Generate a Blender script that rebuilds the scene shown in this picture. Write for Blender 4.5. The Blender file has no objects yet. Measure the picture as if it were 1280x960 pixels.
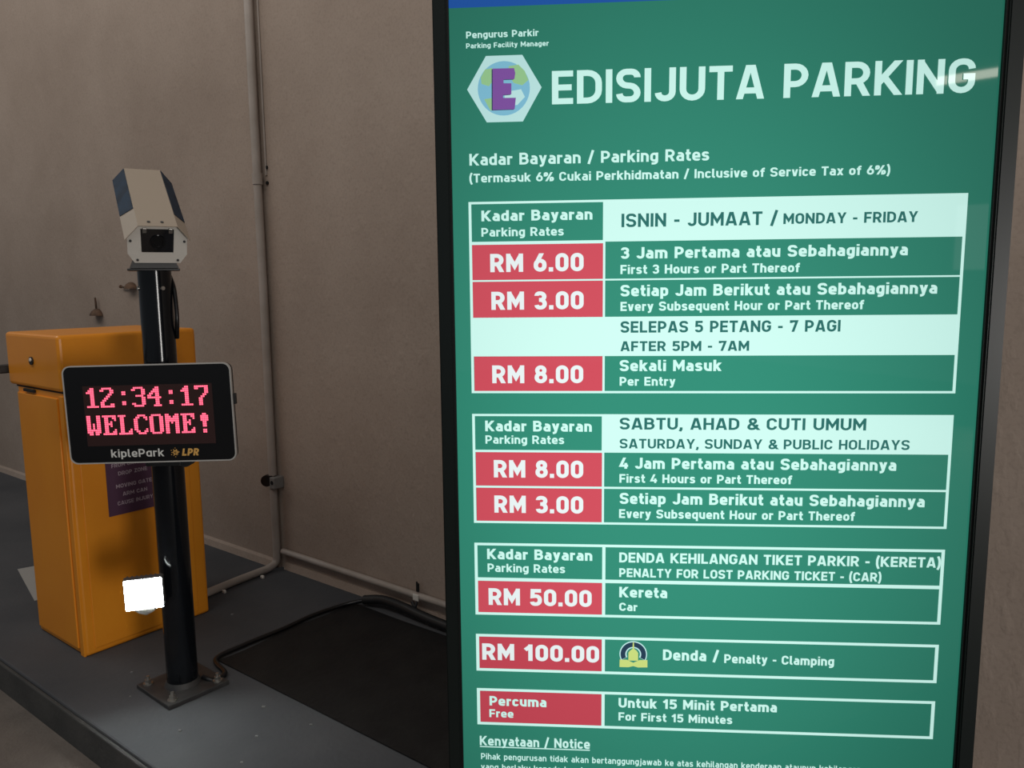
import bpy, bmesh, math, random
from mathutils import Vector, Matrix
random.seed(7)
SC = bpy.context.scene
COL = SC.collection

# ------------------------------------------------------------------ camera
PITCH, ROLL = 0.13112353, -0.01041124
cd = bpy.data.cameras.new('camera'); cam = bpy.data.objects.new('camera', cd); COL.objects.link(cam)
R0, U0, F0 = Vector((1,0,0)), Vector((0,math.sin(PITCH),math.cos(PITCH))), Vector((0,math.cos(PITCH),-math.sin(PITCH)))
cr, sr = math.cos(ROLL), math.sin(ROLL)
rx, ux = cr*R0+sr*U0, -sr*R0+cr*U0
cam.matrix_world = Matrix(((rx.x,ux.x,-F0.x,0),(rx.y,ux.y,-F0.y,0),(rx.z,ux.z,-F0.z,1.2),(0,0,0,1)))
cd.sensor_width = 36; cd.lens = 970/1280*36; cd.clip_start = 0.02
SC.camera = cam

# ------------------------------------------------------------------ world, light, exposure
SC.view_settings.view_transform = 'Standard'; SC.view_settings.look = 'None'
SC.view_settings.gamma = 1; SC.view_settings.use_curve_mapping = False
SC.view_settings.exposure = 0.0
wd = bpy.data.worlds.new('dim_car_park'); SC.world = wd; wd.use_nodes = True
wd.node_tree.nodes['Background'].inputs[0].default_value = (0.85, 0.93, 1.0, 1)
wd.node_tree.nodes['Background'].inputs[1].default_value = 0.15

def area(name, loc, target, sx, sy, power, color):
    ld = bpy.data.lights.new(name, 'AREA'); ld.shape = 'RECTANGLE'; ld.size = sx; ld.size_y = sy
    ld.energy = power; ld.color = color
    o = bpy.data.objects.new(name, ld); COL.objects.link(o); o.location = loc
    o.rotation_euler = (Vector(target)-Vector(loc)).to_track_quat('-Z','Y').to_euler()
    return o
# daylight coming down through the entrance opening above and behind the viewer
AZ = math.radians(127.5)
SV = Vector((math.sin(AZ), math.cos(AZ), 0)); TV = Vector((-math.cos(AZ), math.sin(AZ), 0))
ROTW = -math.radians(37.5)
def st(s,t,z): return SV*s+TV*t+Vector((0,0,z))
def area_xyz(name, loc, ydir, xdir, sx, sy, power, color):
    # rectangle whose long side runs along xdir and which shines along ydir
    o = area(name, loc, Vector(loc)+Vector(ydir), sx, sy, power, color)
    z = -Vector(ydir).normalized(); x = Vector(xdir); x = (x-z*x.dot(z)).normalized(); y = z.cross(x)
    o.matrix_world = Matrix(((x.x,y.x,z.x,loc[0]),(x.y,y.y,z.y,loc[1]),(x.z,y.z,z.z,loc[2]),(0,0,0,1)))
    return o
area_xyz('daylight_opening', st(-2.6,-.35,3.9), TV*2.6+Vector((0,0,-2.6)), SV, 10.0, 1.0, 80, (1.0,0.94,0.86))
# tall gap in the entrance, seen as the streak on the pole
area_xyz('entrance_gap', Vector((3.85,-4.15,.80)), Vector((-.604,.797,0)), Vector((.797,.604,0)), 1.0, 1.5, 105, (1.0,0.96,0.92))
# strip lamp and a low bright opening that mirror in the right side of the board
area_xyz('strip_lamp', Vector((2.40,-2.0,2.30)), Vector((-.3,.9,-.25)), Vector((1,0,.13)), 1.15, .045, 1.6, (1.0,0.90,0.78))
area_xyz('low_opening', Vector((2.55,-2.0,1.42)), Vector((-.35,.93,0)), Vector((1,.35,0)), 1.15, .36, 0.9, (0.95,0.97,1.0))

# ------------------------------------------------------------------ frame of the wall: s along it, t towards it
# ------------------------------------------------------------------ materials
def mat(name, color=(.5,.5,.5), rough=.6, metal=0, spec=.5, emit=None, estr=1.0, coat=0):
    m = bpy.data.materials.new(name); m.use_nodes = True
    b = m.node_tree.nodes['Principled BSDF']
    b.inputs['Base Color'].default_value = (*color,1); b.inputs['Roughness'].default_value = rough
    b.inputs['Metallic'].default_value = metal; b.inputs['Specular IOR Level'].default_value = spec
    b.inputs['Coat Weight'].default_value = coat; b.inputs['Coat Roughness'].default_value = .05
    if emit: b.inputs['Emission Color'].default_value = (*emit,1); b.inputs['Emission Strength'].default_value = estr
    return m
def lin(r,g,b):
    f = lambda c: (c/255/12.92) if c/255 <= .04045 else ((c/255+.055)/1.055)**2.4
    return (f(r),f(g),f(b))
def add_noise(m, scale, c1, c2, detail=6, lo=.35, hi=.65, bump=0, bscale=None, bdist=.01, stretch=(1,1,1), rough=None):
    nt = m.node_tree; N = nt.nodes; L = nt.links; b = N['Principled BSDF']
    tc = N.new('ShaderNodeTexCoord'); mp = N.new('ShaderNodeMapping'); mp.inputs['Scale'].default_value = stretch
    L.new(tc.outputs['Object'], mp.inputs[0])
    n = N.new('ShaderNodeTexNoise'); n.inputs['Scale'].default_value = scale; n.inputs['Detail'].default_value = detail
    L.new(mp.outputs[0], n.inputs['Vector'])
    r = N.new('ShaderNodeValToRGB'); r.color_ramp.elements[0].position = lo; r.color_ramp.elements[1].position = hi
    r.color_ramp.elements[0].color = (*c1,1); r.color_ramp.elements[1].color = (*c2,1)
    L.new(n.outputs['Fac'], r.inputs[0]); L.new(r.outputs[0], b.inputs['Base Color'])
    if rough:
        q = N.new('ShaderNodeMapRange'); q.inputs['To Min'].default_value = rough[0]; q.inputs['To Max'].default_value = rough[1]
        L.new(n.outputs['Fac'], q.inputs['Value']); L.new(q.outputs[0], b.inputs['Roughness'])
    if bump:
        n2 = N.new('ShaderNodeTexNoise'); n2.inputs['Scale'].default_value = bscale; n2.inputs['Detail'].default_value = 5
        L.new(mp.outputs[0], n2.inputs['Vector'])
        bp = N.new('ShaderNodeBump'); bp.inputs['Strength'].default_value = bump; bp.inputs['Distance'].default_value = bdist
        L.new(n2.outputs['Fac'], bp.inputs['Height']); L.new(bp.outputs[0], b.inputs['Normal'])
    return m

def wall_material():
    m = mat('brown_plaster', rough=.72, spec=.35); nt = m.node_tree; N = nt.nodes; L = nt.links; b = N['Principled BSDF']
    tc = N.new('ShaderNodeTexCoord')
    n = N.new('ShaderNodeTexNoise'); n.inputs['Scale'].default_value = 1.4; n.inputs['Detail'].default_value = 8; n.inputs['Roughness'].default_value = .6
    L.new(tc.outputs['Object'], n.inputs['Vector'])
    r = N.new('ShaderNodeValToRGB'); e = r.color_ramp.elements
    e[0].position = .3; e[0].color = (.34,.262,.213,1); e[1].position = .72; e[1].color = (.45,.36,.30,1)
    L.new(n.outputs['Fac'], r.inputs[0])
    # fine grain
    g = N.new('ShaderNodeTexNoise'); g.inputs['Scale'].default_value = 95; g.inputs['Detail'].default_value = 3
    L.new(tc.outputs['Object'], g.inputs['Vector'])
    gr = N.new('ShaderNodeValToRGB'); gr.color_ramp.elements[0].position = .25; gr.color_ramp.elements[0].color = (.72,.72,.72,1)
    gr.color_ramp.elements[1].position = .5; gr.color_ramp.elements[1].color = (1,1,1,1)
    L.new(g.outputs['Fac'], gr.inputs[0])
    mx = N.new('ShaderNodeMix'); mx.data_type = 'RGBA'; mx.blend_type = 'MULTIPLY'; mx.inputs['Factor'].default_value = .5
    L.new(r.outputs[0], mx.inputs['A']); L.new(gr.outputs[0], mx.inputs['B']); L.new(mx.outputs['Result'], b.inputs['Base Color'])
    # trowel bumps, drawn out vertically
    mp = N.new('ShaderNodeMapping'); mp.inputs['Scale'].default_value = (1,1,.45); L.new(tc.outputs['Object'], mp.inputs[0])
    n2 = N.new('ShaderNodeTexNoise'); n2.inputs['Scale'].default_value = 34; n2.inputs['Detail'].default_value = 4
    L.new(mp.outputs[0], n2.inputs['Vector'])
    sp = N.new('ShaderNodeValToRGB'); sp.color_ramp.elements[0].position = .5; sp.color_ramp.elements[1].position = .75
    L.new(n2.outputs['Fac'], sp.inputs[0])
    ad = N.new('ShaderNodeMath'); ad.operation = 'MULTIPLY_ADD'; ad.inputs[1].default_value = .35
    L.new(g.outputs['Fac'], ad.inputs[0]); L.new(sp.outputs[0], ad.inputs[2])
    bp = N.new('ShaderNodeBump'); bp.inputs['Strength'].default_value = .35; bp.inputs['Distance'].default_value = .004
    L.new(ad.outputs[0], bp.inputs['Height']); L.new(bp.outputs[0], b.inputs['Normal'])
    return m
M = {}
M['wall'] = wall_material()
M['floor'] = add_noise(mat('dark_floor', rough=.75, spec=.15), 2.2, (.066,.069,.076), (.098,.099,.105), 8, .3, .7, .35, 60, .004)
M['road'] = add_noise(mat('road', rough=.8), 5, (.11,.092,.078), (.19,.16,.138), 8, .3, .7, .5, 90, .006)
M['kerb'] = add_noise(mat('kerb', rough=.85), 6, (.040,.040,.039), (.075,.072,.068), 8, .3, .7, .4, 60, .005)
M['sheet'] = add_noise(mat('shade_sheet', rough=.5, spec=.3), 9, (.007,.007,.008), (.014,.014,.014), 5, .3, .7, .4, 40, .004)  # near-black colour standing in for shade on the floor
M['pipe'] = add_noise(mat('painted_pipe', rough=.45), 7, (.34,.29,.25), (.46,.40,.36), 5, .3, .7)
M['yellow'] = add_noise(mat('yellow_paint', rough=.34, spec=.5), 3, (.80,.27,.014), (.88,.325,.020), 6, .3, .7, .08, 8, .01)
M['yellow_dirty'] = M['yellow']
M['gap'] = mat('dark_gap', (.01,.008,.006), .8)
M['pole'] = mat('black_gloss', (.005,.006,.008), .13, spec=.4)
M['black'] = mat('black_satin', (.012,.013,.014), .45)
M['blacker'] = mat('black_plastic', (.006,.006,.007), .3)
M['rim'] = mat('pale_rim', (.62,.60,.57), .35, metal=.3)
M['plate'] = add_noise(mat('base_plate_paint', rough=.5), 20, (.018,.018,.02), (.045,.042,.04), 5, .3, .7)
M['steel'] = mat('dull_steel', (.42,.40,.37), .35, metal=.9)
M['rust'] = add_noise(mat('rusty_iron', rough=.85), 30, (.05,.03,.02), (.16,.09,.055), 5, .3, .7)
M['cream'] = mat('cream_enamel', (.80,.76,.69), .4)
M['shield'] = mat('grey_beige_enamel', (.40,.33,.26), .5)
M['film'] = add_noise(mat('blue_film', rough=.6, spec=.2), 22, (.006,.016,.035), (.014,.040,.08), 4, .3, .7)
M['lensglass'] = mat('lens_glass', (.004,.004,.006), .05, spec=.8, coat=1)
M['purple'] = mat('purple_sticker', (.085,.032,.070), .5)
M['stext'] = mat('sticker_print', (.48,.38,.44), .5)
M['ledbase'] = mat('led_matrix', (.035,.010,.009), .6)
M['led'] = mat('red_led', (0.02,0,0), .5, emit=(1.0,.11,.19), estr=2.0)
M['white_print'] = mat('white_print', (.75,.75,.72), .5)
M['orange_print'] = mat('orange_print', (.75,.42,.11), .5)
M['lamp'] = mat('white_led', (.8,.8,.8), .3, emit=(.92,1.0,.98), estr=75)
M['lampbody'] = mat('lamp_housing', (.10,.10,.10), .4, metal=.4)
M['scrap'] = mat('pale_line', (.36,.35,.33), .8)
M['chip'] = mat('light_chip', (.22,.22,.22), .8)
M['hole'] = mat('hole', (.004,.004,.004), .9)
M['grey'] = mat('grey_box', (.22,.21,.20), .6)
M['bezel'] = mat('bezel', (.010,.014,.013), .35, spec=.3)
M['bezel_in'] = mat('bezel_groove', (.002,.002,.002), .6)

# ------------------------------------------------------------------ mesh helpers
def link(name, bm, m, parent=None, smooth=False, loc=None, rot=None):
    me = bpy.data.meshes.new(name); bmesh.ops.recalc_face_normals(bm, faces=bm.faces[:]); bm.to_mesh(me); bm.free()
    if smooth:
        for p in me.polygons: p.use_smooth = True
        me.set_sharp_from_angle(angle=math.radians(40))
    me.materials.append(m)
    o = bpy.data.objects.new(name, me); COL.objects.link(o)
    if parent: o.parent = parent
    if loc is not None: o.location = loc
    if rot is not None: o.rotation_euler = rot
    return o
def empty(name, loc, rot=(0,0,0)):
    o = bpy.data.objects.new(name, None); o.empty_display_size = .05; COL.objects.link(o)
    o.location = loc; o.rotation_euler = rot
    return o
def tag(o, label, cat, group=None):
    o['label'] = label; o['category'] = cat
    if group: o['group'] = group
    return o
def box(bm, x0,x1,y0,y1,z0,z1, bev=0, seg=2, mtx=None):
    r = bmesh.ops.create_cube(bm, size=1)
    vs = r['verts']
    for v in vs: v.co = Vector(((x0+x1)/2+v.co.x*(x1-x0),(y0+y1)/2+v.co.y*(y1-y0),(z0+z1)/2+v.co.z*(z1-z0)))
    if bev:
        es = list({e for v in vs for e in v.link_edges})
        nv = bmesh.ops.bevel(bm, geom=es, offset=bev, segments=seg, affect='EDGES', profile=.5)
        vs = list({v for f in nv['faces'] for v in f.verts} | {v for v in vs if v.is_valid})
    if mtx is not None:
        for v in vs: v.co = mtx @ v.co
    return bm
def B(*a, **k): return box(bmesh.new(), *a, **k)
def cyl(bm, p0, p1, r0, r1=None, seg=28, caps=True):
    r1 = r0 if r1 is None else r1
    p0, p1 = Vector(p0), Vector(p1); d = (p1-p0).normalized()
    a = d.orthogonal().normalized(); b = d.cross(a)
    A = [bm.verts.new(p0+(a*math.cos(2*math.pi*i/seg)+b*math.sin(2*math.pi*i/seg))*r0) for i in range(seg)]
    C = [bm.verts.new(p1+(a*math.cos(2*math.pi*i/seg)+b*math.sin(2*math.pi*i/seg))*r1) for i in range(seg)]
    for i in range(seg): bm.faces.new((A[i],A[(i+1)%seg],C[(i+1)%seg],C[i]))
    if caps: bm.faces.new(A); bm.faces.new(C)
    return bm
def tube(bm, pts, r, seg=14):
    pts = [Vector(p) for p in pts]; rings = []
    up = None
    for i,p in enumerate(pts):
        d = ((pts[min(i+1,len(pts)-1)]-p).normalized()+(p-pts[max(i-1,0)]).normalized()).normalized()
        a = d.orthogonal().normalized() if up is None else (up-d*up.dot(d)).normalized()
        up = a; b = d.cross(a)
        rr = r[i] if isinstance(r,(list,tuple)) else r
        rings.append([bm.verts.new(p+(a*math.cos(2*math.pi*k/seg)+b*math.sin(2*math.pi*k/seg))*rr) for k in range(seg)])
    for A,C in zip(rings, rings[1:]):
        for k in range(seg): bm.faces.new((A[k],A[(k+1)%seg],C[(k+1)%seg],C[k]))
    bm.faces.new(rings[0]); bm.faces.new(rings[-1])
    return bm
def smoothpath(pts, n=8):
    P = [Vector(p) for p in pts]; P = [2*P[0]-P[1]]+P+[2*P[-1]-P[-2]]; out = []
    for i in range(1,len(P)-2):
        for k in range(n):
            t = k/n; a,b,c,d = P[i-1],P[i],P[i+1],P[i+2]
            out.append(.5*((2*b)+(c-a)*t+(2*a-5*b+4*c-d)*t*t+(3*b-a-3*c+d)*t**3))
    out.append(P[-2]); return out
def lathe(bm, prof, seg=24, mtx=Matrix()):
    rings = []
    for r,z in prof:
        rings.append([bm.verts.new(mtx@Vector((max(r,1e-5)*math.cos(2*math.pi*k/seg), max(r,1e-5)*math.sin(2*math.pi*k/seg), z))) for k in range(seg)])
    for A,C in zip(rings, rings[1:]):
        for k in range(seg): bm.faces.new((A[k],A[(k+1)%seg],C[(k+1)%seg],C[k]))
    bm.faces.new(rings[0]); bm.faces.new(rings[-1])
    return bm
def prism(bm, poly, y0, y1):           # poly in x,z, extruded along y
    A = [bm.verts.new((x,y0,z)) for x,z in poly]; C = [bm.verts.new((x,y1,z)) for x,z in poly]
    n = len(poly)
    for i in range(n): bm.faces.new((A[i],A[(i+1)%n],C[(i+1)%n],C[i]))
    bm.faces.new(A); bm.faces.new(C)
    return bm
def rrect(x0,x1,z0,z1,r,n=6):
    out = []
    for cx,cz,a0 in ((x1-r,z1-r,0),(x0+r,z1-r,90),(x0+r,z0+r,180),(x1-r,z0+r,270)):
        for k in range(n+1):
            a = math.radians(a0+90*k/n); out.append((cx+r*math.cos(a), cz+r*math.sin(a)))
    return out
def ring(bm, outer, inner, y0, y1):
    n = len(outer); V = lambda p,y: bm.verts.new((p[0],y,p[1]))
    a=[V(p,y0) for p in outer]; b=[V(p,y0) for p in inner]; c=[V(p,y1) for p in outer]; d=[V(p,y1) for p in inner]
    for i in range(n):
        j=(i+1)%n
        for q in ((a[i],a[j],b[j],b[i]),(c[i],d[i],d[j],c[j]),(a[i],c[i],c[j],a[j]),(b[i],b[j],d[j],d[i])): bm.faces.new(q)
    return bm

# ------------------------------------------------------------------ monoline lettering
def glyph(ch, w):
    c=w/2; T=1-c; Bm=c; Mi=.5; X=.75; XT=X-c; R=.30
    def s(W,*p): return W,p
    l=c
    def r_(W): return W-c
    if ch==' ': return .30,[]
    if ch=='.': return s(w*1.05,((l,0),(l,w*1.1)))
    if ch==',': return s(w*1.05,((l+.02,w*1.1),(l+.02,.03),(l-.06,-.13)))
    if ch==':': return s(w,((l,0),(l,w*1.1)),((l,.45),(l,.45+w*1.1)))
    if ch=='-': return s(.34,((0,.42),(.34,.42)))
    if ch=='/': return s(.44,((c*.7,-.08),(.44-c*.7,1.08)))
    if ch=='!': return s(w,((l,0),(l,w)),((l,.32),(l,1)))
    if ch=='(': return s(.28,((.24,1.1),(l,.85,.3),(l,.05,.3),(.24,-.2)))
    if ch==')': return s(.28,((.04,1.1),(.28-c,.85,.3),(.28-c,.05,.3),(.04,-.2)))
    if ch=='%':
        q=.30; t=w*.42
        return s(.92,((.22,0),(.72,1)),((t,.62,.14),(t,1-t,.14),(q,1-t,.14),(q,.62,.14),(t,.62,.14),'c'),((.92-q,t,.14),(.92-q,.40,.14),(.92-t,.40,.14),(.92-t,t,.14),(.92-q,t,.14),'c'))
    if ch=='&':
        W=.72; r=r_(W); return s(W,((W+.02,0),(.16,.70,.1),(.20,T,.2),(.52,T,.2),(.52,.62,.12),(l,.40,.2),(l,Bm,.25),(.55,Bm,.25),(r,.46)))
    W=.66; r=r_(W)
    up={
    'A':(.74,[((c*1.0,0),(.335,1)),((.74-c*1.0,0),(.405,1)),((.17,.25),(.57,.25))]),
    'C':(W,[((r,.68),(r,T,R),(l,T,R),(l,Bm,R),(r,Bm,R),(r,.32))]),
    'D':(.68,[((l,0),(l,1)),((l,T),(.68-c,T,R),(.68-c,Bm,R),(l,Bm))]),
    'E':(.58,[((l,0),(l,1)),((l,T),(.58,T)),((l,Mi),(.54,Mi)),((l,Bm),(.58,Bm))]),
    'F':(.57,[((l,0),(l,1)),((l,T),(.57,T)),((l,Mi-.03),(.53,Mi-.03))]),
    'G':(.68,[((.68-c,.70),(.68-c,T,R),(l,T,R),(l,Bm,R),(.68-c,Bm,R),(.68-c,.48),(.38,.48))]),
    'H':(.68,[((l,0),(l,1)),((.68-c,0),(.68-c,1)),((l,Mi),(.6,Mi))]),
    'I':(w,[((l,0),(l,1))]),
    'J':(.56,[((.56-c,1),(.56-c,Bm,.26),(l,Bm,.24),(l,.26))]),
    'K':(.70,[((l,0),(l,1)),((l,.34),(.70-c*1.1,1)),((.27,.50),(.72-c*1.1,0))]),
    'L':(.56,[((l,1),(l,Bm),(.56,Bm))]),
    'M':(.82,[((l,0),(l,1)),((.82-c,0),(.82-c,1)),((l,.92),(.41,.32),(.82-c,.92))]),
    'N':(.70,[((l,0),(l,1)),((.70-c,0),(.70-c,1)),((l,.92),(.70-c,.08))]),
    'O':(.68,[((l,Mi),(l,T,R),(.68-c,T,R),(.68-c,Bm,R),(l,Bm,R),(l,Mi),'c')]),
    'P':(.64,[((l,0),(l,1)),((l,T),(.64-c,T,.27),(.64-c,.40,.27),(l,.40))]),
    'R':(.67,[((l,0),(l,1)),((l,T),(.65-c,T,.27),(.65-c,.43,.27),(l,.43)),((.36,.43),(.67-c*1.05,0))]),
    'S':(W,[((r,.74),(r,T,.26),(l,T,.26),(l,Mi+.03,.24),(r,Mi-.03,.24),(r,Bm,.26),(l,Bm,.26),(l,.26))]),
    'T':(.62,[((0,T),(.62,T)),((.31,0),(.31,T))]),
    'U':(.68,[((l,1),(l,Bm,R),(.68-c,Bm,R),(.68-c,1))]),
    'V':(.70,[((c,1),(.315,0)),((.70-c,1),(.385,0))]),
    'W':(1.0,[((c,1),(.25,0)),((.5,1),(.28,0)),((.5,1),(.72,0)),((1-c,1),(.75,0))]),
    'Z':(.62,[((0,T),(.62-c*1.1,T),(c*1.1,Bm),(.62,Bm))]),
    'Y':(.70,[((c,1),(.35,.40),(.70-c,1)),((.35,0),(.35,.44))]),
    'B':(.67,[((l,0),(l,1)),((l,T),(.63-c,T,.22),(.63-c,.53,.22),(l,.53)),((l,.53),(.67-c,.53,.24),(.67-c,Bm,.24),(l,Bm))]),
    '0':(.62,[((l,Mi),(l,T,.27),(.62-c,T,.27),(.62-c,Bm,.27),(l,Bm,.27),(l,Mi),'c')]),
    '1':(.44,[((.40-c,0),(.40-c,1)),((.40-c,.90),(.04,.66))]),
    '2':(.60,[((l,.72),(l,T,.26),(.6-c,T,.26),(.6-c,.58,.2),(l+.03,Bm),(.6,Bm))]),
    '3':(.60,[((l,.76),(l,T,.24),(.58-c,T,.24),(.58-c,.53,.2),(.22,.53)),((.22,.53),(.6-c,.53,.22),(.6-c,Bm,.25),(l,Bm,.25),(l,.25))]),
    '4':(.64,[((.38,1),(l+.0,.27),(.64,.27)),((.47,.52),(.47,0))]),
    '5':(.60,[((.56,T),(l+.03,T),(l+.02,.56),(.6-c,.62,.25),(.6-c,Bm,.26),(l,Bm,.26),(l,.24))]),
    '6':(.62,[((l,.32),(l,Bm,.25),(.62-c,Bm,.25),(.62-c,.60,.25),(l,.60,.25),(l,.32),'c'),((l+.01,.42),(.38,1))]),
    '7':(.60,[((l,.76),(l,T),(.6-c,T),(.24,0))]),
    '8':(.62,[((.31,T),(l+.03,T,.22),(l+.03,.53,.2),(.59-c,.53,.2),(.59-c,T,.22),(.31,T),'c'),((.31,.53),(l,.53,.22),(l,Bm,.25),(.62-c,Bm,.25),(.62-c,.53,.22),(.31,.53),'c')]),
    }
    if ch in up: return up[ch][0],up[ch][1]
    W=.56; r=r_(W); Q=.23
    bowl=lambda: ((r,X/2),(r,XT,Q),(l,XT,Q),(l,Bm,Q),(r,Bm,Q),(r,X/2),'c')
    lo={
    'a':(.54,[((l+.02,XT),(.54-c,XT,.18),(.54-c,0)),((.54-c,.42),(l,.42,.15),(l,Bm,.15),(.54-c,Bm))]),
    '@':(W,[bowl(),((r,0),(r,X))]),
    'b':(W,[((l,0),(l,1)),bowl()]),
    'c':(.52,[((.52-c,XT-.12),(.52-c,XT,Q),(l,XT,Q),(l,Bm,Q),(.52-c,Bm,Q),(.52-c,Bm+.12))]),
    'd':(W,[((r,0),(r,1)),bowl()]),
    'e':(W,[((l,.35),(r,.35),(r,XT,Q),(l,XT,Q),(l,Bm,Q),(r,Bm,.2),(r,.17))]),
    'f':(.38,[((.17,0),(.17,T,.15),(.40,T)),((0,XT-.02),(.37,XT-.02))]),
    'g':(W,[bowl(),((r,X),(r,-.24+c,.2),(l+.01,-.24+c))]),
    'h':(W,[((l,0),(l,1)),((l,XT),(r,XT,.2),(r,0))]),
    'i':(w,[((l,0),(l,X)),((l,.86),(l,.86+w*.95))]),
    'j':(.26,[((.26-c,X),(.26-c,-.24+c,.12),(0,-.24+c)),((.26-c,.86),(.26-c,1.02))]),
    'k':(.57,[((l,0),(l,1)),((l,.26),(.57-c,X)),((.24,.42),(.58-c,0))]),
    'l':(.27,[((l,1),(l,Bm,.12),(.27,Bm))]),
    'm':(.88,[((l,0),(l,X)),((l,XT),(.44,XT,.2),(.44,0)),((.36,XT),(.88-c,XT,.2),(.88-c,0))]),
    'n':(W,[((l,0),(l,X)),((l,XT),(r,XT,.2),(r,0))]),
    'o':(W,[bowl()]),
    'p':(W,[((l,-.24),(l,X)),bowl()]),
    'q':(W,[((r,-.24),(r,X)),bowl()]),
    'r':(.38,[((l,0),(l,X)),((l,XT-.02),(.38,XT-.02))]),
    's':(.52,[((.50-c,XT-.10),(.50-c,XT,.15),(l,XT,.17),(l,.41,.14),(.52-c,.35,.15),(.52-c,Bm,.17),(l,Bm,.17),(l,Bm+.09))]),
    't':(.37,[((.16,.96),(.16,Bm,.14),(.38,Bm)),((0,XT-.02),(.36,XT-.02))]),
    'u':(W,[((l,X),(l,Bm,Q),(r,Bm,Q)),((r,0),(r,X))]),
    'v':(.54,[((c,X),(.245,0)),((.54-c,X),(.295,0))]),
    'w':(.84,[((c,X),(.22,0)),((.42,X),(.24,0)),((.42,X),(.60,0)),((.84-c,X),(.62,0))]),
    'x':(.56,[((c,X),(.56-c,0)),((.56-c,X),(c,0))]),
    'y':(.56,[((c,X),(.29,.08)),((.56-c,X),(.25,-.12,.1),(.06,-.24+c))]),
    }
    return lo[ch][0],lo[ch][1]
def rounded(path, n=5):
    closed = path[-1]=='c'
    P = [p for p in path if p!='c']; out = []
    for i,p in enumerate(P):
        v = Vector((p[0],p[1])); r = p[2] if len(p)>2 else 0
        if r and 0<i<len(P)-1:
            a = Vector(P[i-1][:2]); b = Vector(P[i+1][:2])
            da,db = (a-v),(b-v); la,lb = da.length,db.length
            # a neighbour that is also rounded only leaves half of the segment
            ka = .5 if (len(P[i-1])>2 and i-1>0) else 1.0
            kb = .5 if (len(P[i+1])>2 and i+1<len(P)-1) else 1.0
            t = min(r, la*ka, lb*kb)
            s0 = v+da.normalized()*t; s1 = v+db.normalized()*t; k=.5523
            c0 = s0+(v-s0)*k; c1 = s1+(v-s1)*k
            for j in range(n+1):
                u = j/n; out.append(s0*(1-u)**3+c0*3*u*(1-u)**2+c1*3*u*u*(1-u)+s1*u**3)
        else: out.append(v)
    q = [out[0]]
    for v in out[1:]:
        if (v-q[-1]).length>1e-4: q.append(v)
    return q, closed
def strip(pts, closed, w):
    n = len(pts)
    if closed: pts = pts[:-1]; n -= 1
    L,Rr = [],[]
    for i,p in enumerate(pts):
        a = pts[i-1] if (i or closed) else None; b = pts[(i+1)%n] if (i<n-1 or closed) else None
        d0 = (p-a).normalized() if a is not None else (b-p).normalized()
        d1 = (b-p).normalized() if b is not None else d0
        n0 = Vector((-d0.y,d0.x)); n1 = Vector((-d1.y,d1.x)); m = n0+n1
        if m.length<1e-3: m = n0
        m.normalize(); k = 1/max(m.dot(n0),.45)
        L.append(p+m*w/2*k); Rr.append(p-m*w/2*k)
    Q = []
    for i in range(n if closed else n-1):
        j=(i+1)%n; Q.append((L[i],L[j],Rr[j],Rr[i]))
    return Q
def text_quads(txt, x0, x1, base, cap, w, slant=0):
    pen = 0; items = []; w = w+.012; gap = .105 if w>.17 else .125
    for ch in txt:
        W,paths = glyph(ch, w)
        for p in paths:
            pts,cl = rounded(p); qs = strip(pts,cl,w); n = len(pts)
            if not cl and len(qs):      # cut slanting strokes off level at the base, x and cap lines
                for e,(pt,nb,idx) in enumerate(((pts[0],pts[1],0),(pts[-1],pts[-2],-1))):
                    d = (pt-nb).normalized()
                    if abs(d.x)>.08 and abs(d.y)>.4 and min(abs(pt.y),abs(pt.y-1),abs(pt.y-.75))<.012:
                        q = list(qs[idx]); ks = (0,3) if idx==0 else (1,2)
                        for k in ks: q[k] = q[k]+d*((pt.y-q[k].y)/d.y)
                        qs[idx] = tuple(q)
            hi = 1.0; lo_ = 0.0 if ch in 'VWvwMNA1247K' else -9
            items.append([tuple(Vector((v.x+pen, min(hi,max(lo_,v.y)) if ch not in '()/' else v.y)) for v in q) for q in qs])
        pen += W+gap
    total = pen-gap; sx = (x1-x0)/total
    return [[(x0+(v.x+slant*v.y)*sx, base+v.y*cap) for v in q] for it in items for q in it]
def text_mesh(name, txt, x0, x1, base, cap, w, m, parent, y, slant=0, label=None):
    bm = bmesh.new()
    qs = text_quads(txt,x0,x1,base,cap,w,slant)
    for k,q in enumerate(qs):
        yy = y-.0003*k/len(qs)
        bm.faces.new([bm.verts.new((a,yy,b)) for a,b in q])
    me = bpy.data.meshes.new(name); bm.to_mesh(me); bm.free(); me.materials.append(m)
    o = bpy.data.objects.new(name, me); COL.objects.link(o); o.parent = parent
    if label: o['label'] = label
    return o

# ================================================================== STRUCTURE
def struct(o): o['kind'] = 'structure'; return o
WT = 1.93
wallR = link('wall_right', B(0,8.2,0,.22,-.2,3.6), M['wall'], loc=st(-2.735,WT,0), rot=(0,0,ROTW)); struct(wallR)
wallL = link('wall_left', B(-9.0,0,0,.245,-.2,3.6), M['wall'], loc=st(-2.735,WT-.012,0), rot=(0,0,ROTW)); struct(wallL)
KT = .878
fl = link('floor', B(-12,8,0,1.062,-.2,0, bev=.006), M['floor'], loc=st(0,KT,0), rot=(0,0,ROTW)); struct(fl)
kb = link('trim_1', B(-12,8,-.012,-.0005,-.2,-.006, bev=.004), M['kerb'], loc=st(0,KT,0), rot=(0,0,ROTW)); struct(kb)
kb['label'] = 'dark kerb face along the raised floor'
rd = link('driveway', B(-12,8,-9,0.02,-.2,-.1), M['road'], loc=st(0,KT-.03,0), rot=(0,0,ROTW)); struct(rd)
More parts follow.
